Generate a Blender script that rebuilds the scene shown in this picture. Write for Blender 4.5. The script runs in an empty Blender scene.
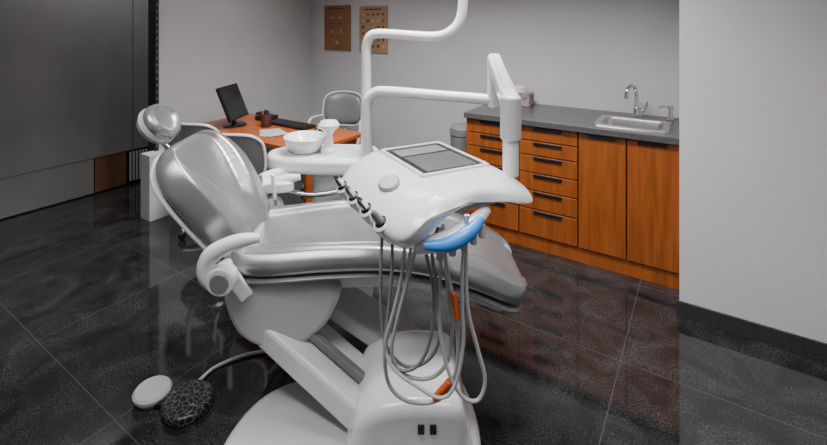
import bpy, math, random
from mathutils import Vector, Matrix
random.seed(3)
YAW = math.radians(33.89)
CY, SY = math.cos(YAW), math.sin(YAW)
CAMH = 1.575; F = 454.0
scene = bpy.context.scene

# ---------------------------------------------------------------- materials
def mat(name, col, rough=0.5, metal=0.0, noise=0.0, nscale=20, bump=0.0, bscale=200, emit=0, coat=0):
    m = bpy.data.materials.new(name); m.use_nodes = True
    nt = m.node_tree; b = nt.nodes['Principled BSDF']
    b.inputs['Base Color'].default_value = (*col, 1)
    b.inputs['Roughness'].default_value = rough
    b.inputs['Metallic'].default_value = metal
    if coat: b.inputs['Coat Weight'].default_value = coat
    tc = nt.nodes.new('ShaderNodeTexCoord')
    n = nt.nodes.new('ShaderNodeTexNoise'); n.inputs['Scale'].default_value = nscale; n.inputs['Detail'].default_value = 4
    nt.links.new(tc.outputs['Object'], n.inputs['Vector'])
    r = nt.nodes.new('ShaderNodeValToRGB')
    k = max(noise, 0.02)
    r.color_ramp.elements[0].position = .3; r.color_ramp.elements[1].position = .7
    r.color_ramp.elements[0].color = (*[c*(1-k) for c in col], 1)
    r.color_ramp.elements[1].color = (*[min(1, c*(1+k)) for c in col], 1)
    nt.links.new(n.outputs['Fac'], r.inputs['Fac']); nt.links.new(r.outputs['Color'], b.inputs['Base Color'])
    if bump:
        n2 = nt.nodes.new('ShaderNodeTexNoise'); n2.inputs['Scale'].default_value = bscale
        nt.links.new(tc.outputs['Object'], n2.inputs['Vector'])
        bp = nt.nodes.new('ShaderNodeBump'); bp.inputs['Strength'].default_value = bump; bp.inputs['Distance'].default_value = .002
        nt.links.new(n2.outputs['Fac'], bp.inputs['Height']); nt.links.new(bp.outputs['Normal'], b.inputs['Normal'])
    return m

def wood_mat(name, c0, c1, rough=.35, sc=(2, 2, 14), rot=None):
    m = bpy.data.materials.new(name); m.use_nodes = True
    nt = m.node_tree; b = nt.nodes['Principled BSDF']; b.inputs['Roughness'].default_value = rough
    tc = nt.nodes.new('ShaderNodeTexCoord'); mp = nt.nodes.new('ShaderNodeMapping')
    mp.inputs['Scale'].default_value = sc
    n = nt.nodes.new('ShaderNodeTexNoise'); n.inputs['Scale'].default_value = 2.2; n.inputs['Detail'].default_value = 6
    n.inputs['Distortion'].default_value = .6
    r = nt.nodes.new('ShaderNodeValToRGB')
    r.color_ramp.elements[0].position = .3; r.color_ramp.elements[1].position = .72
    r.color_ramp.elements[0].color = (*c0, 1); r.color_ramp.elements[1].color = (*c1, 1)
    nt.links.new(tc.outputs['Object'], mp.inputs['Vector']); nt.links.new(mp.outputs['Vector'], n.inputs['Vector'])
    nt.links.new(n.outputs['Fac'], r.inputs['Fac']); nt.links.new(r.outputs['Color'], b.inputs['Base Color'])
    return m

def floor_mat():
    m = bpy.data.materials.new('granite_tiles'); m.use_nodes = True
    nt = m.node_tree; b = nt.nodes['Principled BSDF']; L = nt.links
    tc = nt.nodes.new('ShaderNodeTexCoord'); mp = nt.nodes.new('ShaderNodeMapping')
    mp.inputs['Location'].default_value = (.33, -.86, 0)
    L.new(tc.outputs['Object'], mp.inputs['Vector'])
    br = nt.nodes.new('ShaderNodeTexBrick'); br.offset = 0; br.squash = 1
    br.inputs['Scale'].default_value = 1; br.inputs['Mortar Size'].default_value = .0022
    br.inputs['Mortar Smooth'].default_value = 0.1
    br.inputs['Brick Width'].default_value = .805; br.inputs['Row Height'].default_value = .73
    L.new(mp.outputs['Vector'], br.inputs['Vector'])
    n1 = nt.nodes.new('ShaderNodeTexNoise'); n1.inputs['Scale'].default_value = 110; n1.inputs['Detail'].default_value = 6; n1.inputs['Roughness'].default_value = .75
    n2 = nt.nodes.new('ShaderNodeTexNoise'); n2.inputs['Scale'].default_value = 4; n2.inputs['Detail'].default_value = 7; n2.inputs['Distortion'].default_value = 1.5
    L.new(tc.outputs['Object'], n1.inputs['Vector']); L.new(tc.outputs['Object'], n2.inputs['Vector'])
    r1 = nt.nodes.new('ShaderNodeValToRGB')
    e = r1.color_ramp.elements
    e[0].position = .42; e[0].color = (.010, .0105, .0115, 1); e[1].position = .75; e[1].color = (.085, .087, .092, 1)
    L.new(n1.outputs['Fac'], r1.inputs['Fac'])
    r2 = nt.nodes.new('ShaderNodeValToRGB')
    e = r2.color_ramp.elements
    e[0].position = .35; e[0].color = (.45, .45, .45, 1); e[1].position = .7; e[1].color = (1.35, 1.35, 1.35, 1)
    L.new(n2.outputs['Fac'], r2.inputs['Fac'])
    mx = nt.nodes.new('ShaderNodeMixRGB'); mx.blend_type = 'MULTIPLY'; mx.inputs[0].default_value = 1
    L.new(r1.outputs['Color'], mx.inputs[1]); L.new(r2.outputs['Color'], mx.inputs[2])
    m2 = nt.nodes.new('ShaderNodeMixRGB'); m2.inputs[2].default_value = (.065, .065, .066, 1)
    L.new(br.outputs['Fac'], m2.inputs[0]); L.new(mx.outputs['Color'], m2.inputs[1])
    L.new(m2.outputs['Color'], b.inputs['Base Color'])
    r3 = nt.nodes.new('ShaderNodeMapRange'); r3.inputs['To Min'].default_value = .03; r3.inputs['To Max'].default_value = .09
    L.new(n1.outputs['Fac'], r3.inputs['Value']); L.new(r3.outputs[0], b.inputs['Roughness'])
    b.inputs['IOR'].default_value = 1.62
    return m

WALL = mat('wall_paint', (.60, .60, .615), .75, noise=.03, nscale=3, bump=.15, bscale=300)
WALLW = mat('wall_paint_white', (.70, .70, .72), .7, noise=.02, nscale=3)
CEIL = mat('ceiling_paint', (.45, .45, .45), .8)
FLOOR = floor_mat()
WHITE = mat('white_plastic', (.80, .805, .83), .24, noise=.02, coat=.4)
WHITE2 = mat('offwhite_plastic', (.55, .555, .58), .33)
GREYP = mat('grey_plastic', (.2, .205, .22), .4)
VINYL = mat('silver_vinyl', (.35, .355, .375), .25, .65, noise=.05, nscale=6, bump=.25, bscale=350)
VINYLD = mat('silver_vinyl_dark', (.26, .265, .28), .36, .2, noise=.05, nscale=6)
BLACK = mat('black_plastic', (.010, .010, .011), .35)
DARK = mat('dark_metal', (.04, .04, .045), .35, .5)
CHROME = mat('chrome', (.75, .75, .77), .12, 1.0)
STEEL = mat('brushed_steel', (.62, .61, .6), .28, 1.0, noise=.08, nscale=60)
HOSE = mat('hose_rubber', (.58, .59, .61), .45)
HOSED = mat('hose_grey', (.27, .275, .29), .45)
ORANGE = mat('orange_plastic', (.85, .15, .03), .4)
BLUE = mat('blue_silicone', (.05, .28, .85), .3)
WOOD = wood_mat('cabinet_wood', (.23, .056, .009), (.38, .100, .017), .38, (14, 14, 1.2))
WOODE = wood_mat('cabinet_carcass', (.09, .024, .004), (.15, .042, .008), .45, (10, 10, 1.5))
DESKW = wood_mat('desk_wood', (.32, .075, .018), (.43, .11, .026), .35, (1.5, 10, 10))
BROWN = wood_mat('brown_panel_wood', (.13, .06, .03), (.2, .095, .05), .5, (1, 12, 1))
STONE = mat('grey_counter', (.085, .085, .09), .3, noise=.35, nscale=120)
SCREEN = mat('screen_glass', (.13, .14, .145), .12)
DOORG = mat('grey_door_panel', (.24, .237, .24), .38, .15, noise=.12, nscale=2)
BASEB = mat('granite_skirting', (.045, .045, .047), .2, noise=.3, nscale=110)

# ---------------------------------------------------------------- helpers
class G:
    """one real-world object = an Empty parent; frame 'W' room axes, 'C' axes of the dental unit"""
    def __init__(s, name, loc, frame='W'):
        s.frame = frame
        s.e = bpy.data.objects.new(name, None); s.e.empty_display_size = .1
        scene.collection.objects.link(s.e)
        s.e.location = s.T(loc)
        if frame == 'C': s.e.rotation_euler = (0, 0, YAW)
        s.M = Matrix.Translation(s.e.location) @ (Matrix.Rotation(YAW, 4, 'Z') if frame == 'C' else Matrix.Identity(4))
        s.Mi = s.M.inverted()
    def T(s, p):
        if s.frame == 'C':
            return Vector((CY*p[0]-SY*p[1], SY*p[0]+CY*p[1], p[2]))
        return Vector(p)

def mesh(g, name, vs, fs, m, bevel=0, smooth=True, seg=3, sub=0, angle=None):
    me = bpy.data.meshes.new(name)
    if g is None:
        me.from_pydata([tuple(v) for v in vs], [], fs)
    else:
        me.from_pydata([tuple(g.Mi @ g.T(v)) for v in vs], [], fs)
    me.materials.append(m)
    import bmesh
    bm = bmesh.new(); bm.from_mesh(me); bmesh.ops.recalc_face_normals(bm, faces=bm.faces); bm.to_mesh(me); bm.free()
    if smooth:
        for p in me.polygons: p.use_smooth = True
        if not bevel: me.set_sharp_from_angle(angle=math.radians(angle or 42))
    o = bpy.data.objects.new(name, me); scene.collection.objects.link(o)
    if g is not None: o.parent = g.e
    if bevel:
        b = o.modifiers.new('bevel', 'BEVEL'); b.width = bevel; b.segments = seg; b.limit_method = 'ANGLE'
        b.angle_limit = math.radians(30); b.harden_normals = True
    if sub:
        s = o.modifiers.new('sub', 'SUBSURF'); s.levels = sub; s.render_levels = sub
    return o

BF = [(0, 1, 2, 3), (4, 7, 6, 5), (0, 4, 5, 1), (1, 5, 6, 2), (2, 6, 7, 3), (3, 7, 4, 0)]
def box(g, name, x0, x1, y0, y1, z0, z1, m, bevel=0.003):
    vs = [(x0, y0, z0), (x1, y0, z0), (x1, y1, z0), (x0, y1, z0), (x0, y0, z1), (x1, y0, z1), (x1, y1, z1), (x0, y1, z1)]
    return mesh(g, name, vs, BF, m, bevel=bevel, smooth=bevel > 0)
def obox(g, name, c, a, b, d, m, bevel=.003):
    c, a, b, d = map(Vector, (c, a, b, d))
    vs = [c-a-b-d, c+a-b-d, c+a+b-d, c-a+b-d, c-a-b+d, c+a-b+d, c+a+b+d, c-a+b+d]
    return mesh(g, name, vs, BF, m, bevel=bevel, smooth=bevel > 0)
def beam(g, name, p0, p1, w, h, m, bevel=.01, up=(0, 0, 1)):
    p0, p1 = Vector(p0), Vector(p1); t = (p1-p0); L = t.length; t.normalize()
    s = t.cross(Vector(up)).normalized(); u = s.cross(t).normalized()
    return obox(g, name, (p0+p1)/2, t*L/2, s*w/2, u*h/2, m, bevel)

def catmull(pts, n=8, closed=False):
    P = [Vector(p) for p in pts]; out = []; N = len(P)
    rng = range(N) if closed else range(N-1)
    for i in rng:
        if closed: a, b, c, d = P[(i-1) % N], P[i], P[(i+1) % N], P[(i+2) % N]
        else: a, b, c, d = P[max(i-1, 0)], P[i], P[i+1], P[min(i+2, N-1)]
        for k in range(n):
            t = k/n
            out.append(.5*((2*b)+(c-a)*t+(2*a-5*b+4*c-d)*t*t+(3*b-a-3*c+d)*t**3))
    if not closed: out.append(P[-1])
    return out

def tube(g, name, pts, r, m, n=8, seg=14, closed=False):
    if not isinstance(r, (list, tuple)): r = [r]*len(pts)
    q = [(*p, rr) for p, rr in zip(pts, r)]
    Q = catmull([Vector(x) for x in q], n, closed) if n > 1 else [Vector(x) for x in q]
    P = [Vector(x[:3]) for x in Q]; R = [max(x[3], .0005) for x in Q]
    N = len(P); vs = []; fs = []
    def tan(i):
        if closed: return (P[(i+1) % N]-P[(i-1) % N]).normalized()
        return (P[min(i+1, N-1)]-P[max(i-1, 0)]).normalized()
    t0 = tan(0); nrm = t0.orthogonal().normalized()
    for i in range(N):
        t = tan(i); nrm = (nrm-t*nrm.dot(t)).normalized(); bn = t.cross(nrm)
        for k in range(seg):
            a = 2*math.pi*k/seg
            vs.append(P[i]+(nrm*math.cos(a)+bn*math.sin(a))*R[i])
    for i in range(N if closed else N-1):
        j = (i+1) % N
        for k in range(seg):
            l = (k+1) % seg
            fs.append((i*seg+k, i*seg+l, j*seg+l, j*seg+k))
    if not closed:
        fs.append(tuple(range(seg-1, -1, -1))); fs.append(tuple((N-1)*seg+k for k in range(seg)))
    return mesh(g, name, vs, fs, m)

def lathe(g, name, c, prof, m, axis=(0, 0, 1), seg=36, sx=1, sy=1, bevel=0, xdir=None):
    c = Vector(c); ax = Vector(axis).normalized()
    if xdir: e1 = Vector(xdir).normalized()
    else: e1 = Vector((1, 0, 0)) if abs(ax.z) > .99 else ax.orthogonal().normalized()
    e2 = ax.cross(e1); vs = []; fs = []
    for r, h in prof:
        for k in range(seg):
            a = 2*math.pi*k/seg
            vs.append(c+ax*h+e1*(max(r, .0002)*sx*math.cos(a))+e2*(max(r, .0002)*sy*math.sin(a)))
    for i in range(len(prof)-1):
        for k in range(seg):
            l = (k+1) % seg
            fs.append((i*seg+k, i*seg+l, (i+1)*seg+l, (i+1)*seg+k))
    fs.append(tuple(range(seg))); fs.append(tuple((len(prof)-1)*seg+k for k in range(seg)))
    return mesh(g, name, vs, fs, m)

def cyl(g, name, p0, p1, r, m, seg=24):
    p0, p1 = Vector(p0), Vector(p1); L = (p1-p0).length; b = min(r*.2, .004)
    return lathe(g, name, p0, [(r-b, 0), (r, b), (r, L-b), (r-b, L)], m, axis=(p1-p0), seg=seg)

def extr(g, name, outline, fn, d0, d1, m, bevel=.01, closed_n=6, seg=4):
    o = catmull([Vector((p[0], p[1], 0)) for p in outline], closed_n, True) if closed_n > 1 else [Vector((*p, 0)) for p in outline]
    n = len(o)
    vs = [fn(p.x, p.y, d0) for p in o]+[fn(p.x, p.y, d1) for p in o]
    fs = [tuple(range(n)), tuple(range(2*n-1, n-1, -1))]+[(i, (i+1) % n, n+(i+1) % n, n+i) for i in range(n)]
    ob = mesh(g, name, vs, fs, m, bevel=bevel, seg=seg)
    ob.modifiers['bevel'].angle_limit = math.radians(50)
    return ob
def flat(a, b, d): return (a, b, d)
def side(a, b, d): return (a, d, b)

def at(px, py, v):
    """survey helper: bearing measured on the photo + estimated distance v (m) -> metres in unit frame"""
    return ((px-401)/F*v, v, CAMH-(py-22)/F*v)

def cushion(g, name, st, m, vc, bol=.02, groove=.006, ns=60, nk=128, er=.12, crease=.55, p=.45, q=.8, er1=None, grooves2=None):
    """st: (u,z,nu,nz,halfwidth,thickness)"""
    S = catmull([Vector(s[:4]) for s in st], 12); W = catmull([Vector((s[4], s[5], 0)) for s in st], 12)
    L = [0]
    for i in range(1, len(S)): L.append(L[-1]+(Vector(S[i][:2])-Vector(S[i-1][:2])).length)
    tot = L[-1]; vs = []; fs = []; er1 = er1 or er
    import bisect
    for i in range(ns+1):
        x = .5-.5*math.cos(math.pi*i/ns); x = .5*x+.5*i/ns
        s = x*tot; j = min(max(bisect.bisect_right(L, s)-1, 0), len(L)-2); t = (s-L[j])/(L[j+1]-L[j])
        a = S[j].lerp(S[j+1], t); w = W[j].lerp(W[j+1], t)
        def rnd(d, r, k=2.6):
            if d >= r: return 1
            return max(1-(1-d/r)**k, 0)**(1/k)
        fw = rnd(s, er)*rnd(tot-s, er1); ft = rnd(s, .05)*rnd(tot-s, .05)
        hw = w.x*(.35+.65*fw) if 0 < i < ns else w.x*.33; th = w.y*max(ft, .02)
        nn = Vector((a[2], 0, a[3])).normalized(); c = Vector((a[0], vc, a[1]))
        cr = crease(x) if callable(crease) else crease
        bl = bol(x) if callable(bol) else bol
        for k in range(nk):
            an = 2*math.pi*k/nk; cc, ss = math.cos(an), math.sin(an)
            yw = math.copysign(abs(cc)**p, cc); hh = th/2*math.copysign(abs(ss)**q, ss)
            if ss > 0:
                ay = abs(yw); e = min(1, (1-ay)/.12) if ay > .88 else 1
                sm = min(max((ay-cr+.08)/.2, 0), 1); sm = sm*sm*(3-2*sm)
                hh += (bl*sm - groove*math.exp(-((ay-cr)/.035)**2))*e*ft
            vs.append(c+Vector((0, yw*hw, 0))+nn*hh)
    for i in range(ns):
        for k in range(nk):
            l = (k+1) % nk
            fs.append((i*nk+k, i*nk+l, (i+1)*nk+l, (i+1)*nk+k))
    fs.append(tuple(range(nk))); fs.append(tuple(ns*nk+k for k in range(nk)))
    return mesh(g, name, vs, fs, m, angle=70)

# ---------------------------------------------------------------- room
WY = 3.74; LX = -3.75; CXL = -.118; CYF = 2.85; HT = 2.8
def shell(name, x0, x1, y0, y1, z0, z1, m): return box(None, name, x0, x1, y0, y1, z0, z1, m, 0)
shell('floor', -5.6, 2.2, -1.6, 4.0, -.05, 0, FLOOR)
shell('ceiling', -5.6, 2.2, -1.6, 4.0, HT, HT+.1, CEIL)
shell('wall_back', LX-.1, CXL, WY, WY+.12, 0, HT, WALL)
shell('wall_right_pier', CXL, 2.1, CYF, WY+.12, 0, HT, WALLW)
shell('wall_right', 2.0, 2.12, -1.5, CYF, 0, HT, WALL)
shell('wall_front', -5.5, 2.12, -1.6, -1.5, 0, HT, WALL)
shell('wall_left', LX-.1, LX, 1.99, WY, 0, HT, WALL)
shell('wall_left_near', LX-.1, LX, -1.5, .75, 0, HT, WALL)
shell('wall_left_lintel', LX-.1, LX, .75, 1.99, 2.2, HT, WALL)
shell('wall_corridor', -5.0, -4.9, -1.5, 3.9, 0, HT, DOORG)
shell('wall_corridor_end', -4.9, LX-.1, 2.9, 3.0, 0, HT, DOORG)
box(None, 'baseboard_right', CXL-.012, 2.0, CYF-.012, CYF, 0, .085, BASEB, .002)
box(None, 'baseboard_left', LX, LX+.012, 2.0, WY, 0, .08, WALLW, .002)
box(None, 'baseboard_back', LX, -1.5, WY-.012, WY, 0, .08, WALLW, .002)
box(None, 'wall_low_return', LX-.02, LX+.12, 1.86, 2.02, 0, .52, WALLW, .004)

g = G('door_1', (-4.66, 1.5, 0))
ys = [.2, 1.15, 2.22, 2.40, 2.88]
for i in range(len(ys)-1):
    box(g, f'panel_{i}', -4.68, -4.64, ys[i]+.003, ys[i+1]-.003, .33, 2.4, DOORG, .004)
box(g, 'kick_panel_grey', -4.675, -4.645, .2, 1.88, 0.01, .325, DOORG, .003)
box(g, 'kick_panel_wood', -4.675, -4.645, 1.89, 2.16, 0.01, .325, BROWN, .003)
box(g, 'kick_panel_back', -4.675, -4.65, 2.17, 2.88, 0.01, .325, DARK, .003)
for k in range(6):
    box(g, f'vent_slat_{k}', -4.655, -4.64, 2.19+k*.03, 2.205+k*.03, .03, .31, WHITE2, .002)
box(g, 'frame_post', LX-.09, LX+.02, 1.955, 1.988, 0, 2.2, DARK, .003)
for k in range(30):
    z = .55+k*.055
    box(g, f'frame_slot_{k}', LX+.019, LX+.023, 1.967, 1.976, z, z+.025, GREYP, .001)

def ceiling_light(x, y, sx, sy, power, col=(1, .97, .93), spread=150):
    gg = G('ceiling_light', (x, y, HT))
    box(gg, 'frame', x-sx/2-.03, x+sx/2+.03, y-sy/2-.03, y+sy/2+.03, HT-.03, HT-.002, WHITE, .003)
    l = bpy.data.lights.new('ceiling_lamp', 'AREA'); l.shape = 'RECTANGLE'; l.size = sx; l.size_y = sy; l.energy = power; l.color = col
    l.spread = math.radians(spread)
    o = bpy.data.objects.new('lamp', l); scene.collection.objects.link(o); o.parent = gg.e; o.location = (0, 0, -.04)
ceiling_light(-1.15, 2.0, 1.0, .4, 60, spread=125)
ceiling_light(-2.5, 2.4, .8, .4, 16, spread=120)
ceiling_light(.1, .9, 1.2, .4, 22, spread=140)
ceiling_light(-1.4, .3, 1.2, .4, 26, spread=140)
ceiling_light(-4.3, 1.9, .3, .9, 11)  # extra unseen lamp, added in the corridor to brighten the grey door panels

# ---------------------------------------------------------------- base cabinet
g = G('base_cabinet', (-.8, 3.4, 0))
FY = 3.11; XL = -1.484; TOP = .9
box(g, 'carcass', XL, CXL-.004, FY+.02, WY-.004, .0, TOP-.12, WOODE, .002)
box(g, 'carcass_rail', XL, CXL-.004, FY+.02, FY+.05, TOP-.12, TOP-.04, WOODE, .002)
box(g, 'plinth', XL+.002, CXL-.006, FY+.012, FY+.03, 0, .095, WOOD, .002)
box(g, 'side_panel', XL-.012, XL+.006, FY, WY-.004, 0, TOP-.04, WOOD, .002)
cols = [XL, -1.091, -.695, -.408, CXL-.006]
z0, z1 = .1, TOP-.045
for c in range(2):
    z = z0
    for i in range(6):
        h = [.185, .13, .12, .12, .10, .10][i]; h = h/.755*(z1-z0)
        box(g, f'drawer_{c}_{i}', cols[c]+.004, cols[c+1]-.004, FY-.002, FY+.02, z+.004, z+h-.004, WOOD, .002)
        xm = (cols[c]+cols[c+1])/2
        box(g, f'pull_{c}_{i}', xm-.095, xm+.095, FY-.012, FY+.0, z+h-.026, z+h-.006, BLACK, .003)
        z += h
for c in (2, 3):
    box(g, f'door_{c}', cols[c]+.004, cols[c+1]-.004, FY-.002, FY+.02, z0+.003, z1-.003, WOOD, .002)
    xm = (cols[c]+cols[c+1])/2
    box(g, f'pull_door_{c}', xm-.08, xm+.08, FY-.012, FY, z1-.028, z1-.008, BLACK, .003)
SX0, SX1, SY0, SY1 = -.61, -.20, 3.19, 3.52
CF = FY-.03
box(g, 'counter_front', XL-.02, CXL-.003, CF, SY0, TOP-.04, TOP, STONE, .003)
box(g, 'counter_back', XL-.02, CXL-.003, SY1, WY-.003, TOP-.04, TOP, STONE, .003)
box(g, 'counter_left', XL-.02, SX0, SY0, SY1, TOP-.04, TOP, STONE, 0)
box(g, 'counter_right', SX1, CXL-.003, SY0, SY1, TOP-.04, TOP, STONE, 0)
g = G('kitchen_sink', ((SX0+SX1)/2, 3.35, TOP))
def rr(x0, x1, y0, y1, r, z, n=6):
    o = []
    for cx, cy, a0 in ((x1-r, y1-r, 0), (x0+r, y1-r, 90), (x0+r, y0+r, 180), (x1-r, y0+r, 270)):
        for k in range(n+1):
            a = math.radians(a0+90*k/n); o.append((cx+r*math.cos(a), cy+r*math.sin(a), z))
    return o
rings = [rr(SX0-.012, SX1+.012, SY0-.012, SY1+.012, .03, TOP+.001), rr(SX0-.01, SX1+.01, SY0-.01, SY1+.01, .03, TOP+.007),
         rr(SX0+.025, SX1-.025, SY0+.025, SY1-.03, .05, TOP+.006), rr(SX0+.03, SX1-.03, SY0+.03, SY1-.035, .05, TOP-.006),
         rr(SX0+.04, SX1-.04, SY0+.04, SY1-.045, .05, TOP-.10), rr(SX0+.08, SX1-.08, SY0+.08, SY1-.085, .04, TOP-.113)]
n = len(rings[0]); vs = [p for r_ in rings for p in r_]
fs = [(i*n+k, i*n+(k+1) % n, (i+1)*n+(k+1) % n, (i+1)*n+k) for i in range(len(rings)-1) for k in range(n)]
fs.append(tuple((len(rings)-1)*n+k for k in range(n)))
mesh(g, 'basin', vs, fs, STEEL)
lathe(g, 'drain', ((SX0+SX1)/2, 3.35, TOP-.113), [(.03, 0), (.03, .003), (.02, .004), (.018, .001)], DARK)
g = G('sink_faucet', (-.42, 3.6, TOP))
fx, fy = -.41, 3.61
lathe(g, 'base', (fx, fy, TOP), [(.030, 0), (.030, .008), (.022, .014), (.020, .07), (.016, .075)], CHROME)
tube(g, 'spout', [(fx, fy, TOP+.06), (fx, fy, TOP+.17), (fx-.012, fy-.02, TOP+.215), (fx-.03, fy-.06, TOP+.225), (fx-.045, fy-.1, TOP+.2), (fx-.05, fy-.11, TOP+.16)], .014, CHROME)
cyl(g, 'aerator', (fx-.05, fy-.11, TOP+.14), (fx-.05, fy-.11, TOP+.165), .017, CHROME)
cyl(g, 'valve', (fx, fy, TOP+.05), (fx+.05, fy-.01, TOP+.055), .016, CHROME)
tube(g, 'lever', [(fx+.05, fy-.01, TOP+.055), (fx+.065, fy-.015, TOP+.09), (fx+.07, fy-.02, TOP+.12)], .007, CHROME)
g = G('soap_dispenser', (-.2, 3.6, TOP))
lathe(g, 'collar', (-.20, 3.61, TOP), [(.026, 0), (.026, .01), (.018, .016), (.013, .05), (.013, .08), (.02, .082), (.02, .1), (.005, .104)], STEEL)
tube(g, 'nozzle', [(-.20, 3.61, TOP+.092), (-.24, 3.59, TOP+.098), (-.265, 3.575, TOP+.088)], .007, CHROME)
g = G('tissue_box', (-1.24, 3.6, TOP))
TB = mat('tissue_box_print', (.32, .22, .27), .6, noise=.6, nscale=25)
box(g, 'carton', -1.35, -1.16, 3.55, 3.67, TOP+.001, TOP+.105, TB, .004)
vs = []; fs = []; nn_ = 14
for j in range(6):
    for k in range(nn_):
        a = 2*math.pi*k/nn_; r_ = (.035+.02*j/5)*(1+.3*math.sin(3*a+j)) * (1 if j < 5 else .6)
        vs.append((-1.255+r_*math.cos(a), 3.61+.5*r_*math.sin(a), TOP+.1+.011*j+.008*math.sin(5*a)))
for j in range(5):
    for k in range(nn_): fs.append((j*nn_+k, j*nn_+(k+1) % nn_, (j+1)*nn_+(k+1) % nn_, (j+1)*nn_+k))
fs.append(tuple(5*nn_+k for k in range(nn_)))
mesh(g, 'tissue', vs, fs, WHITE)
g = G('waste_bin', (-1.64, 3.35, 0))
lathe(g, 'body', (-1.64, 3.35, 0), [(.085, 0), (.09, .01), (.105, .66), (.11, .665), (.11, .70), (.10, .705), (.10, .68), (.05, .67)], GREYP)
lathe(g, 'lid', (-1.64, 3.35, .705), [(.108, 0), (.108, .012), (.09, .03), (.01, .036)], GREYP)

# ---------------------------------------------------------------- posters
P1 = mat('poster_brown', (.27, .125, .05), .5, noise=.15, nscale=5)
P2 = mat('poster_beige', (.42, .26, .16), .5, noise=.15, nscale=5)
INKD = mat('ink_dark', (.05, .02, .015), .6); INKR = mat('ink_red', (.25, .06, .04), .6); INKL = mat('ink_light', (.5, .38, .28), .6)
def poster(x0, x1, z0, z1, m, kind):
    gg = G('wall_poster', ((x0+x1)/2, WY, (z0+z1)/2)); y = WY
    box(gg, 'sheet', x0, x1, y-.012, y-.001, z0, z1, m, .001)
    w, h = x1-x0, z1-z0
    if kind == 0:
        for (a, b, s) in ((.3, .72, .035), (.62, .72, .035), (.33, .42, .03), (.66, .42, .03), (.5, .18, .04)):
            lathe(gg, 'icon', (x0+w*a, y-.0115, z0+h*b), [(s*w*.9, 0), (s*w*.9, .002)], INKL, axis=(0, -1, 0), seg=12, sy=1.6)
            box(gg, 'caption', x0+w*(a-.07), x0+w*(a+.07), y-.0135, y-.011, z0+h*(b-.13), z0+h*(b-.115), INKD, 0)
    else:
        for i in range(5):
            for j in range(6):
                a = .14+i*.18; b = .82-j*.135
                box(gg, 'tooth_icon', x0+w*(a-.035), x0+w*(a+.035), y-.0135, y-.011, z0+h*(b-.025), z0+h*(b+.03), random.choice([INKR, INKL, INKD, INKR]), 0)
    box(gg, 'title', x0+w*.2, x0+w*.8, y-.0135, y-.011, z1-.04, z1-.028, INKD, 0)
def wx(px):
    t = (px-401)/F; d = WY/(CY+SY*t); return d*(-SY+CY*t)
poster(wx(325), wx(351), 1.265, 1.755, P1, 0)
poster(wx(360), wx(388), 1.255, 1.74, P2, 1)

# ---------------------------------------------------------------- desk & items
g = G('computer_desk', (-2.85, 2.35, 0))
DX0, DX1, DY0, DY1, DZ = -3.42, -2.12, 2.06, 2.66, .75
box(g, 'top', DX0, DX1, DY0, DY1, DZ-.03, DZ, DESKW, .004)
box(g, 'end_panel_left', DX0+.01, DX0+.04, DY0+.30, DY1-.04, 0, DZ-.03, DESKW, .003)
box(g, 'end_panel_right', DX1-.07, DX1-.04, DY0+.05, DY1-.04, 0, DZ-.03, DESKW, .003)
box(g, 'modesty_panel', DX0+.04, DX1-.07, DY0+.50, DY0+.52, .3, DZ-.03, WHITE2, .002)
g = G('computer_monitor', (-3.12, 2.27, DZ))
mc = Vector((-3.12, 2.27, DZ))
ax_ = Vector((-.45, .893, 0))
nx_ = Vector((.893, .45, 0)); up = (Vector((0, 0, 1))-nx_*.42).normalized(); nn2 = up.cross(ax_).normalized()
cc_ = mc+Vector((0, 0, .185))-nx_*.02
obox(g, 'housing', cc_, ax_*.15, up*.14, nn2*.014, BLACK, .006)
sgn = 1 if nn2.dot(nx_) > 0 else -1
obox(g, 'screen', cc_+nn2*sgn*.0145, ax_*.138, up*.125, nn2*.001, mat('monitor_glass', (.02, .022, .025), .12), 0)
tube(g, 'neck', [mc+Vector((0, 0, .01)), mc+Vector((0, 0, .06))-nx_*.03, mc+Vector((0, 0, .15))-nx_*.04], .018, BLACK)
lathe(g, 'foot', mc+Vector((0, 0, .001)), [(.09, 0), (.09, .006), (.07, .012), (.02, .016)], BLACK)
g = G('keyboard', (-2.7, 2.5, DZ))
box(g, 'case', -2.95, -2.53, 2.44, 2.58, DZ+.001, DZ+.018, BLACK, .004)
for r_ in range(5):
    for c in range(14):
        x = -2.94+c*.029; y = 2.449+r_*.0255
        box(g, 'key', x, x+.024, y, y+.021, DZ+.018, DZ+.023, DARK, 0)
g = G('computer_mouse', (-2.42, 2.5, DZ))
lathe(g, 'shell', (-2.42, 2.5, DZ+.001), [(.03, 0), (.032, .01), (.026, .024), (.012, .031), (.001, .033)], BLACK, sy=1.7)
g = G('paper_sheets', (-2.8, 2.28, DZ))
for i in range(3):
    a = .15*i+.9; obox(g, f'sheet_{i}', (-2.70+.02*i, 2.27, DZ+.002+.002*i), (.075*math.cos(a), .075*math.sin(a), 0), (-.105*math.sin(a), .105*math.cos(a), 0), (0, 0, .0009), WHITE2, 0)
g = G('pen_cup', (-2.88, 2.38, DZ))
lathe(g, 'cup', (-2.88, 2.38, DZ+.001), [(.038, 0), (.04, .004), (.042, .10), (.039, .10), (.036, .01)], mat('cup_red_brown', (.10, .03, .03), .4))
for i, (dx, dy, c) in enumerate([(.01, .01, BLUE), (-.012, .004, BLACK), (.0, -.014, ORANGE)]):
    cyl(g, f'pen_{i}', (-2.88+dx, 2.38+dy, DZ+.012), (-2.88+dx*2.5, 2.38+dy*2.5, DZ+.13), .004, c, 8)
g = G('desk_phone', (-3.07, 2.55, DZ))
box(g, 'base', -3.15, -3.01, 2.48, 2.62, DZ+.001, DZ+.04, BLACK, .01)
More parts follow.
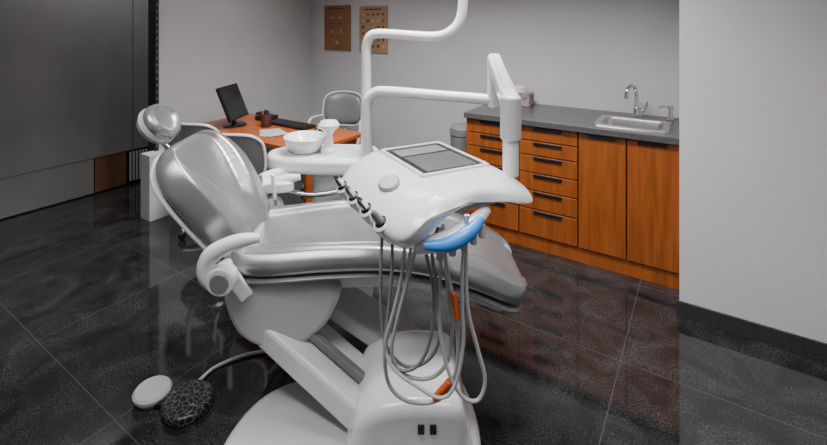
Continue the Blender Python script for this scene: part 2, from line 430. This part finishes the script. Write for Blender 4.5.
beam(g, 'handset', (-3.135, 2.49, DZ+.055), (-3.135, 2.61, DZ+.055), .035, .022, DARK, .008)

# ---------------------------------------------------------------- chairs
def rot2(p, a): return (p[0]*math.cos(a)-p[1]*math.sin(a), p[0]*math.sin(a)+p[1]*math.cos(a))
def seat_shell(g, name, cx, cy, ang, w, z0, z1, depth, m, lean=.05, th=.025):
    nu_, nz_ = 18, 14; vs = []; fs = []
    for sidei in (0, 1):
        for j in range(nz_+1):
            for i in range(nu_+1):
                a = -1+2*i/nu_; b = -1+2*j/nz_
                x = a*math.sqrt(1-b*b*.38); zz = b*math.sqrt(1-a*a*.38)
                X = x*w/2; Z = (z0+z1)/2+zz*(z1-z0)/2
                e = max(abs(a), abs(b)); t = th*(1-e**6)*(1 if sidei else 0)
                Y = -depth*(1-x*x)-lean*(zz+1)/2+t
                p = rot2((X, Y), ang); vs.append((cx+p[0], cy+p[1], Z))
    n = (nu_+1)*(nz_+1)
    for s in (0, 1):
        for j in range(nz_):
            for i in range(nu_):
                a = s*n+j*(nu_+1)+i; f = (a, a+1, a+nu_+2, a+nu_+1); fs.append(f if s else f[::-1])
    return mesh(g, name, vs, fs, m)

def swivel_chair(name, cx, cy, ang, hs, back, matc, armr=True, br=.27):
    g = G(name, (cx, cy, 0))
    def Q(x, y, z): p = rot2((x, y), ang); return (cx+p[0], cy+p[1], z)
    for k in range(5):
        a = 2*math.pi*k/5+.3
        tube(g, f'leg_{k}', [Q(0, 0, .10), Q(br*.55*math.cos(a), br*.55*math.sin(a), .09), Q(br*math.cos(a), br*math.sin(a), .065)], [.028, .022, .015], WHITE, n=4)
        x, y = br*math.cos(a), br*math.sin(a)
        cyl(g, f'castor_{k}', Q(x-.012*math.sin(a), y+.012*math.cos(a), .027), Q(x+.012*math.sin(a), y-.012*math.cos(a), .027), .027, BLACK, 16)
    cyl(g, 'gas_lift', Q(0, 0, .09), Q(0, 0, hs-.05), .024, CHROME)
    lathe(g, 'seat', Q(0, 0, hs-.05), [(.12, 0), (.205, .01), (.22, .035), (.21, .06), (.16, .075), (.01, .078)], matc, sx=1, sy=.95)
    seat_shell(g, 'back_pad', *Q(0, -.21, 0)[:2], ang, .38, back[0], back[1], .06, matc)
    seat_shell(g, 'back_shell', *Q(0, -.222, 0)[:2], ang, .42, back[0]-.02, back[1]+.02, .063, matc, th=.006)
    rim = []
    for k in range(20):
        a = 2*math.pi*k/20; ca, sa = math.cos(a), math.sin(a)
        x = math.copysign(abs(ca)**.6, ca); zz = math.copysign(abs(sa)**.6, sa)
        rim.append(Q(x*.205, -.222-.06*(1-x*x)-.05*(zz+1)/2, (back[0]+back[1])/2+zz*((back[1]-back[0])/2+.015)))
    tube(g, 'back_rim', rim, .010, WHITE, n=3, closed=True, seg=8)
    tube(g, 'back_stem', [Q(0, -.05, hs-.04), Q(0, -.24, hs-.05), Q(0, -.31, hs+.05), Q(0, -.31, (back[0]+back[1])/2)], .018, WHITE2)
    if armr:
        for s in (-1, 1):
            tube(g, f'arm_{s}', [Q(s*.13, 0, hs-.03), Q(s*.23, 0, hs-.01), Q(s*.255, -.02, hs+.12), Q(s*.25, -.04, hs+.19), Q(s*.24, -.12, hs+.205), Q(s*.20, -.24, hs+.2)], .013, WHITE)
    return g
swivel_chair('office_chair', -2.85, 3.12, math.pi+.35, .46, (.58, .87), VINYLD)
swivel_chair('visitor_chair', -2.62, 2.03, .50, .46, (.56, .86), VINYL, br=.21)
swivel_chair('visitor_chair', -3.11, 2.05, .50, .46, (.56, .86), VINYL, armr=False, br=.21)

# ---------------------------------------------------------------- dental chair  (frame C)
VC = 2.05
g = G('dental_chair', (-.1, 1.8, 0), 'C')
base = [(-.64, 1.6), (-.57, 1.82), (-.40, 1.93), (-.15, 1.97), (.05, 2.08), (.18, 2.05), (.27, 1.88), (.29, 1.65), (.23, 1.42), (.0, 1.3), (-.35, 1.28), (-.57, 1.38)]
extr(g, 'base_plate', base, flat, 0.0, .075, WHITE2, .03, seg=6)
hz = [(-.165, .03), (-.17, .17), (-.12, .26), (-.02, .30), (.12, .305), (.2, .285), (.225, .19), (.225, .03)]
extr(g, 'base_housing', hz, side, 1.50, 1.90, WHITE, .05, seg=6)
for i, px in enumerate((.035, .075)):
    box(g, f'rocker_switch_{i}', px+.02, px+.042, 1.494, 1.502, .215, .245, BLACK, .002)
beam(g, 'lift_arm_lower', (-.52, 1.9, .33), (-.10, 1.72, .12), .22, .10, WHITE, .02)
beam(g, 'lift_arm_upper', (-.36, 2.02, .40), (.10, 1.9, .17), .2, .06, WHITE2, .015)
beam(g, 'lift_arm_inner', (-.42, 1.84, .36), (-.06, 1.68, .19), .03, .03, GREYP, .006)
cyl(g, 'pivot_low', (-.10, 1.58, .15), (-.10, 1.92, .15), .045, WHITE2)
cyl(g, 'pivot_high', (-.46, 1.81, .34), (-.46, 2.18, .34), .045, WHITE2)
shr = [(-.70, .50), (-.69, .42), (-.64, .33), (-.54, .28), (-.42, .285), (-.33, .34), (-.27, .42), (-.25, .53), (-.45, .545), (-.62, .535)]
extr(g, 'under_shroud', shr, side, 1.79, 2.28, WHITE2, .035, seg=6)
fr = [(-.66, .50), (-.45, .49), (.0, .50), (.25, .455), (.40, .40), (.42, .43), (.25, .50), (.0, .545), (-.45, .54), (-.66, .54)]
extr(g, 'seat_frame', fr, side, 1.84, 2.26, WHITE2, .01, closed_n=4)
seat = [(-.72, .60, .15, 1, .25, .085), (-.55, .60, .05, 1, .28, .09), (-.30, .62, -.06, 1, .285, .095), (-.08, .625, .05, 1, .285, .095),
        (.12, .60, .18, 1, .285, .09), (.32, .54, .30, 1, .29, .085), (.46, .475, .42, 1, .285, .08), (.52, .445, .5, 1, .28, .08)]
cushion(g, 'seat_cushion', seat, VINYL, VC, bol=.018, groove=.010, er=.09, er1=.18, crease=lambda x: .45+.25*abs(math.sin(x*math.pi*1.2)), q=.65)
sb = [(u-.035*nu, z-.043, nu, 1, w+.004, .03) for (u, z, nu, _, w, _) in seat]
cushion(g, 'seat_piping', sb, VINYLD, VC, bol=0, groove=0, er=.09, er1=.18)
nb = (.80, .60)
back = [(-.665, .585, *nb, .21, .08), (-.72, .66, *nb, .235, .085), (-.80, .77, *nb, .27, .09), (-.88, .88, *nb, .29, .09), (-.955, .975, *nb, .28, .085), (-1.0, 1.035, *nb, .24, .08)]
cushion(g, 'backrest_cushion', back, VINYL, VC, bol=lambda x: .02+.035*math.sin(math.pi*x), groove=.013, er=.08, er1=.2, crease=lambda x: .30+.42*x*x+.1*x, q=.65)
bs = [(u-.045*nb[0], z-.045*nb[1], *nb, w*.985, .04) for (u, z, _, _, w, _) in back]
cushion(g, 'backrest_shell', bs, WHITE2, VC, bol=0, groove=0, er=.1, er1=.2)
cyl(g, 'hip_joint', (-.69, 1.80, .575), (-.69, 2.30, .575), .05, WHITE2)
hn = Vector((.80, -.12, .60)).normalized(); hc = Vector((-1.085, VC, 1.12))
lathe(g, 'headrest_shell', hc-hn*.035, [(.05, -.02), (.10, -.012), (.118, .015), (.112, .035), (.095, .04)], WHITE2, axis=hn, xdir=(0, 1, 0), sx=1.0, sy=.8)
lathe(g, 'headrest_pad', hc-hn*.01, [(.09, -.01), (.108, .0), (.113, .02), (.104, .04), (.085, .052), (.072, .040), (.05, .033), (.01, .031)], VINYL, axis=hn, xdir=(0, 1, 0), sx=1.0, sy=.8)
beam(g, 'headrest_bar', (-1.00, VC, .98), (-1.125, VC, 1.10), .06, .02, CHROME, .004, up=hn)
for s, vv in ((0, 1.715), (1, 2.385)):
    sg = -1 if s == 0 else 1
    cyl(g, f'arm_joint_{s}', (-.675, vv-.03, .605), (-.675, vv+.03, .605), .052, WHITE)
    cyl(g, f'arm_joint_cap_{s}', (-.675, vv+sg*.028, .605), (-.675, vv+sg*.036, .605), .036, GREYP)
    cyl(g, f'arm_axle_{s}', (-.675, vv, .585), (-.675, vv-sg*.12, .575), .03, WHITE2)
    tube(g, f'arm_{s}', [(-.69, vv, .57), (-.735, vv, .62), (-.725, vv, .685), (-.67, vv, .725), (-.60, vv, .75), (-.53, vv, .76)], [.026, .033, .033, .03, .026, .016], WHITE)
    beam(g, f'arm_bracket_{s}', (-.66, vv-sg*.04, .60), (-.60, vv-sg*.06, .50), .03, .055, WHITE, .01)

# ---------------------------------------------------------------- foot control
g = G('foot_pedal', (-.88, 1.87, 0), 'C')
PAT = mat('pedal_pattern', (.02, .02, .02), .35, noise=0)
nt = PAT.node_tree; vz = nt.nodes.new('ShaderNodeTexVoronoi'); vz.inputs['Scale'].default_value = 45; vz.feature = 'DISTANCE_TO_EDGE'
rp = nt.nodes.new('ShaderNodeValToRGB'); rp.color_ramp.elements[0].position = .015; rp.color_ramp.elements[0].color = (.22, .22, .22, 1); rp.color_ramp.elements[1].position = .055; rp.color_ramp.elements[1].color = (.008, .008, .008, 1)
tcn = [n_ for n_ in nt.nodes if n_.type == 'TEX_COORD'][0]
nt.links.new(tcn.outputs['Object'], vz.inputs['Vector']); nt.links.new(vz.outputs['Distance'], rp.inputs['Fac']); nt.links.new(rp.outputs['Color'], nt.nodes['Principled BSDF'].inputs['Base Color'])
outl = [(-.975, 1.86), (-.955, 1.93), (-.88, 1.965), (-.80, 1.93), (-.775, 1.86), (-.80, 1.79), (-.875, 1.755), (-.945, 1.79)]
extr(g, 'disc', outl, flat, 0, .035, PAT, .012)
lathe(g, 'white_pad', (-1.04, 1.90, 0), [(.055, 0), (.06, .015), (.072, .022), (.074, .035), (.066, .045), (.001, .05)], WHITE2)
beam(g, 'link', (-1.0, 1.89, .014), (-.95, 1.88, .014), .09, .024, BLACK, .006)
tube(g, 'cable', [(-.88, 1.95, .02), (-.87, 2.0, .012), (-.84, 2.06, .01), (-.74, 2.13, .01), (-.6, 2.16, .01), (-.45, 2.1, .01), (-.38, 1.97, .012)], .0075, HOSE)

# ---------------------------------------------------------------- cuspidor / water unit behind the chair
g = G('cuspidor_unit', (-.35, 2.6, 0), 'C')
col = [(-.47, 2.50), (-.33, 2.47), (-.19, 2.50), (-.16, 2.60), (-.19, 2.72), (-.33, 2.75), (-.47, 2.72), (-.50, 2.60)]
extr(g, 'column', col, flat, 0, .74, WHITE2, .03)
top = [(-.74, 2.52), (-.62, 2.45), (-.40, 2.42), (-.18, 2.43), (-.12, 2.55), (-.16, 2.72), (-.40, 2.76), (-.62, 2.74), (-.75, 2.64)]
extr(g, 'top_deck', top, flat, .75, .84, WHITE, .03, seg=6)
lathe(g, 'bowl', (-.545, 2.58, .835), [(.06, 0), (.075, .01), (.10, .04), (.118, .075), (.122, .09), (.117, .096), (.11, .088), (.09, .05), (.05, .025), (.001, .02)], WHITE)
tube(g, 'rinse_spout', [(-.43, 2.66, .83), (-.43, 2.66, .96), (-.45, 2.64, .985), (-.48, 2.62, .965)], .007, CHROME)
lathe(g, 'cup_filler', (-.405, 2.55, .835), [(.045, 0), (.045, .03), (.026, .045), (.022, .11), (.03, .13), (.058, .15), (.06, .165), (.045, .185), (.001, .192)], WHITE)
tube(g, 'assistant_arm', [(-.55, 2.50, .76), (-.68, 2.46, .755), (-.76, 2.40, .735), (-.77, 2.36, .72)], .026, WHITE)
extr(g, 'assistant_holder', [(-.82, 2.30), (-.70, 2.33), (-.60, 2.34), (-.56, 2.38), (-.62, 2.42), (-.72, 2.42), (-.82, 2.38)], flat, .69, .745, WHITE, .012)
for i in range(3):
    x = -.78+i*.065
    cyl(g, f'suction_handpiece_{i}', (x, 2.345, .66), (x-.01, 2.335, .79), .011, WHITE if i != 1 else GREYP, 12)
    tube(g, f'suction_hose_{i}', [(x, 2.345, .66), (x+.01, 2.38, .52), (x+.08, 2.46, .36), (x+.16, 2.52, .34), (x+.24, 2.56, .42)], .008, HOSED)
tube(g, 'side_rail', [(-.70, 2.45, .70), (-.50, 2.42, .655), (-.30, 2.42, .68), (-.16, 2.46, .72)], .014, CHROME)

# ---------------------------------------------------------------- operating light
g = G('dental_operating_light', (-.2, 2.55, .84), 'C')
lathe(g, 'pole_collar', (-.194, 2.53, .8405), [(.045, 0), (.045, .02), (.033, .035)], WHITE)
pv = 2.53
tube(g, 'pole_arm', [(-.194, pv, .8405), (-.194, pv, 1.1), (-.194, pv, 1.36), (-.193, pv, 1.44), (-.17, pv-.01, 1.495), (-.12, pv-.02, 1.51), (.0, pv-.05, 1.505), (.16, 2.43, 1.495),
     (.24, 2.41, 1.51), (.30, 2.40, 1.56), (.325, 2.40, 1.64), (.33, 2.40, 1.8), (.33, 2.38, 2.0)], [.03, .03, .028, .027, .027, .027, .027, .028, .028, .028, .027, .025, .022], WHITE)
cyl(g, 'head_joint', (.33, 2.38, 1.98), (.33, 2.38, 2.06), .035, WHITE2)
tube(g, 'yoke', [(.33, 2.38, 2.05), (.2, 2.3, 2.07), (.12, 2.2, 2.05), (.10, 2.12, 2.02)], .015, WHITE)
lathe(g, 'lamp_head', (.10, 2.05, 2.06), [(.03, 0), (.10, -.02), (.14, -.06), (.145, -.08), (.12, -.075), (.02, -.05)], WHITE, sx=1.2, sy=.8)

# ---------------------------------------------------------------- delivery console + arm + hoses
g = G('dental_delivery_console', (.12, 1.5, 1.0), 'C')
tube(g, 'support_arm', [(-.185, 2.475, .83), (-.188, 2.46, .98), (-.188, 2.455, 1.09), (-.18, 2.45, 1.155), (-.14, 2.44, 1.195), (-.08, 2.42, 1.205), (.15, 2.34, 1.20), (.35, 2.27, 1.195), (.455, 2.235, 1.19)],
     [.033, .031, .03, .029, .028, .028, .027, .027, .028], WHITE)
cyl(g, 'elbow_post', (.458, 2.235, 1.155), (.458, 2.235, 1.40), .033, WHITE)
beam(g, 'spring_arm', (.462, 2.27, 1.385), (.362, 1.47, 1.295), .062, .075, WHITE, .022)
beam(g, 'spring_arm_cover', (.455, 2.18, 1.418), (.372, 1.56, 1.338), .036, .012, WHITE2, .005)
cyl(g, 'drop_post', (.360, 1.49, 1.07), (.360, 1.49, 1.27), .026, WHITE)
cyl(g, 'drop_collar', (.360, 1.49, 1.19), (.360, 1.49, 1.33), .034, WHITE2)
PH = math.radians(27); e1 = Vector((math.cos(PH), math.sin(PH), 0)); e2 = Vector((math.sin(PH), -math.cos(PH), 0)); KC = Vector((.12, 1.5, 0))
def K(a, b, z): return KC+e1*a+e2*b+Vector((0, 0, z))
prof = [(-.255, -.115), (-.262, -.085), (-.215, -.035), (-.15, -.004), (-.10, .002), (.12, .004), (.175, -.003), (.20, -.02), (.185, -.038), (.05, -.045), (-.08, -.05), (-.16, -.075), (-.225, -.125)]
pr = catmull([Vector((p[0], p[1], 0)) for p in prof], 6, True)
vs = []; fs = []; NB = 48; B0, B1 = -.29, .255; n = len(pr)
for i in range(NB+1):
    s = -1+2*i/NB; s = math.sin(s*math.pi/2)
    b = (B0+B1)/2+s*(B1-B0)/2
    fa = max(1-abs(s)**7, 0)**(1/3.0); fz = max(1-abs(s)**14, 0)**.5
    faL = (.62+.38*fa) if s > 0 else (.5+.5*fa); faR = (.80+.20*fa)
    for p in pr:
        fx_ = faL if p.x < 0 else faR
        bow = -.03*max(0, s)**3*math.exp(-((p.x-.0)/.12)**2)
        z = 1.095+(-.028+(p.y+.028)*max(fz, .12))
        if p.x > 0: z -= .03*max(0, s)**3*(p.x/.2)
        vs.append(K(p.x*fx_, b+bow, z))
for i in range(NB):
    for k in range(n): fs.append((i*n+k, i*n+(k+1) % n, (i+1)*n+(k+1) % n, (i+1)*n+k))
fs.append(tuple(range(n))); fs.append(tuple(NB*n+k for k in range(n)))
mesh(g, 'console_body', vs, fs, WHITE, angle=60)
def kbox(name, a0, a1, b0, b1, z0, z1, m, bv=.002):
    return obox(g, name, K((a0+a1)/2, (b0+b1)/2, (z0+z1)/2), e1*(a1-a0)/2, e2*(b1-b0)/2, (0, 0, (z1-z0)/2), m, bv)
kbox('under_chassis', -.13, .15, -.20, .16, 1.005, 1.06, WHITE2, .02)
ta, tb, ha, hb, tz = .03, -.085, .118, .15, 1.099
kbox('tray_surround', ta-ha, ta+ha, tb-hb, tb+hb, tz-.008, tz+.002, BLACK)
kbox('tray_mat', ta-ha+.026, ta+ha-.02, tb-hb+.022, tb-.055, tz+.001, tz+.004, GREYP)
kbox('tray_glass', ta-ha+.026, ta+ha-.02, tb-.035, tb+hb-.022, tz+.001, tz+.005, SCREEN)
for nm, a0, a1, b0, b1 in (('l', ta-ha-.010, ta-ha+.002, tb-hb-.010, tb+hb+.010), ('r', ta+ha-.002, ta+ha+.010, tb-hb-.010, tb+hb+.010), ('f', ta-ha-.010, ta+ha+.010, tb-hb-.010, tb-hb+.002), ('n', ta-ha-.010, ta+ha+.010, tb+hb-.002, tb+hb+.010)):
    kbox('rim_'+nm, a0, a1, b0, b1, tz-.008, tz+.008, WHITE, .004)
sn = (-e1*.5+Vector((0, 0, .86))).normalized()
lathe(g, 'control_pad', K(-.185, .02, 1.078), [(.03, 0), (.036, .004), (.034, .009), (.02, .011), (.001, .011)], WHITE2, axis=sn, xdir=e2, sx=1.2, sy=.8)
lathe(g, 'control_pad_ring', K(-.185, .02, 1.077), [(.04, 0), (.041, .004), (.036, .006)], GREYP, axis=sn, xdir=e2, sx=1.2, sy=.8)
for i in range(4):
    b = -.19+i*.105
    p = K(-.25, b, 1.0)
    d = (-e1*.55+Vector((0, 0, .72))+e2*.1).normalized()
    lathe(g, f'holder_{i}', p-d*.055, [(.016, 0), (.021, .01), (.024, .03), (.028, .06), (.027, .072), (.020, .076)], WHITE, axis=d, seg=20)
    cyl(g, f'holder_ring_{i}', p+d*.020, p+d*.024, .0185, BLACK, 18)
    tube(g, f'handpiece_{i}', [p+d*.0, p+d*.04, p+d*.058, p+d*.068], [.013, .012, .010, .006], [CHROME, STEEL, CHROME, GREYP][i], n=4)
tube(g, 'white_handle', [K(-.19, .20, .965), K(-.13, .245, .985), K(-.05, .25, 1.01), K(.03, .22, 1.03)], [.022, .024, .022, .016], WHITE)
tube(g, 'blue_grip', [K(-.19, .245, .985), K(-.135, .275, .99), K(-.075, .28, 1.01), K(-.02, .262, 1.03)], [.011, .019, .020, .012], BLUE)
for i in range(5):
    t = i/4; p0 = K(-.14+.14*t, .27+.012*math.sin(t*math.pi), .985+.03*t)
    cyl(g, f'hose_socket_{i}', p0-Vector((0, 0, .05))-e2*.03, p0-Vector((0, 0, .01))-e2*.03, .010, WHITE2, 12)
def hose(i, pts, r=.0055, m=HOSE):
    tube(g, f'hose_{i}', [at(*p) for p in pts], r, m, n=8, seg=10)
hose(0, [(383, 222, 1.40), (381, 262, 1.36), (381, 305, 1.34), (386, 345, 1.32), (405, 366, 1.31), (428, 360, 1.30), (440, 335, 1.30), (437, 290, 1.30), (432, 250, 1.28), (438, 228, 1.26)], .005, HOSED)
hose(1, [(405, 240, 1.28), (402, 275, 1.32), (394, 310, 1.31), (385, 345, 1.30), (388, 382, 1.30), (405, 400, 1.29), (432, 402, 1.28), (450, 388, 1.27), (458, 355, 1.26), (455, 310, 1.26), (447, 270, 1.25), (440, 232, 1.24)])
hose(2, [(418, 236, 1.26), (408, 280, 1.30), (396, 325, 1.30), (392, 355, 1.30), (405, 375, 1.30), (430, 378, 1.29), (447, 362, 1.28), (452, 330, 1.28), (448, 290, 1.27), (443, 225, 1.25)])
hose(3, [(466, 215, 1.24), (466, 265, 1.25), (468, 310, 1.25), (478, 350, 1.25), (485, 380, 1.25), (478, 400, 1.25), (462, 396, 1.25), (448, 370, 1.26), (440, 330, 1.27), (440, 285, 1.27), (441, 228, 1.25)])
hose(4, [(468, 215, 1.23), (463, 255, 1.24), (462, 300, 1.24), (463, 345, 1.24), (455, 385, 1.24), (440, 398, 1.24), (415, 385, 1.26), (395, 370, 1.28), (386, 350, 1.30), (392, 320, 1.31), (405, 285, 1.32), (412, 240, 1.30)], .005)
hose(5, [(420, 236, 1.26), (428, 262, 1.28), (434, 300, 1.28), (430, 340, 1.28), (418, 365, 1.29), (400, 370, 1.30), (385, 352, 1.31), (388, 315, 1.33), (392, 270, 1.35), (392, 228, 1.36)], .005, HOSED)
def sleeve(i, a, b): cyl(g, f'orange_sleeve_{i}', at(*a), at(*b), .0095, ORANGE, 14)
sleeve(0, (453, 292, 1.253), (457, 318, 1.25))
sleeve(1, (434, 399, 1.275), (450, 381, 1.262))

# ---------------------------------------------------------------- camera, world
w = bpy.data.worlds.new('world'); scene.world = w; w.use_nodes = True
w.node_tree.nodes['Background'].inputs[0].default_value = (.5, .5, .52, 1); w.node_tree.nodes['Background'].inputs[1].default_value = .3
cam = bpy.data.cameras.new('camera'); co = bpy.data.objects.new('camera', cam); scene.collection.objects.link(co)
co.location = (0, 0, CAMH); co.rotation_euler = (math.pi/2, 0, YAW)
cam.sensor_width = 36; cam.lens = 36*F/827; cam.shift_x = 12.5/827; cam.shift_y = -200.5/827; cam.clip_start = .05
scene.camera = co
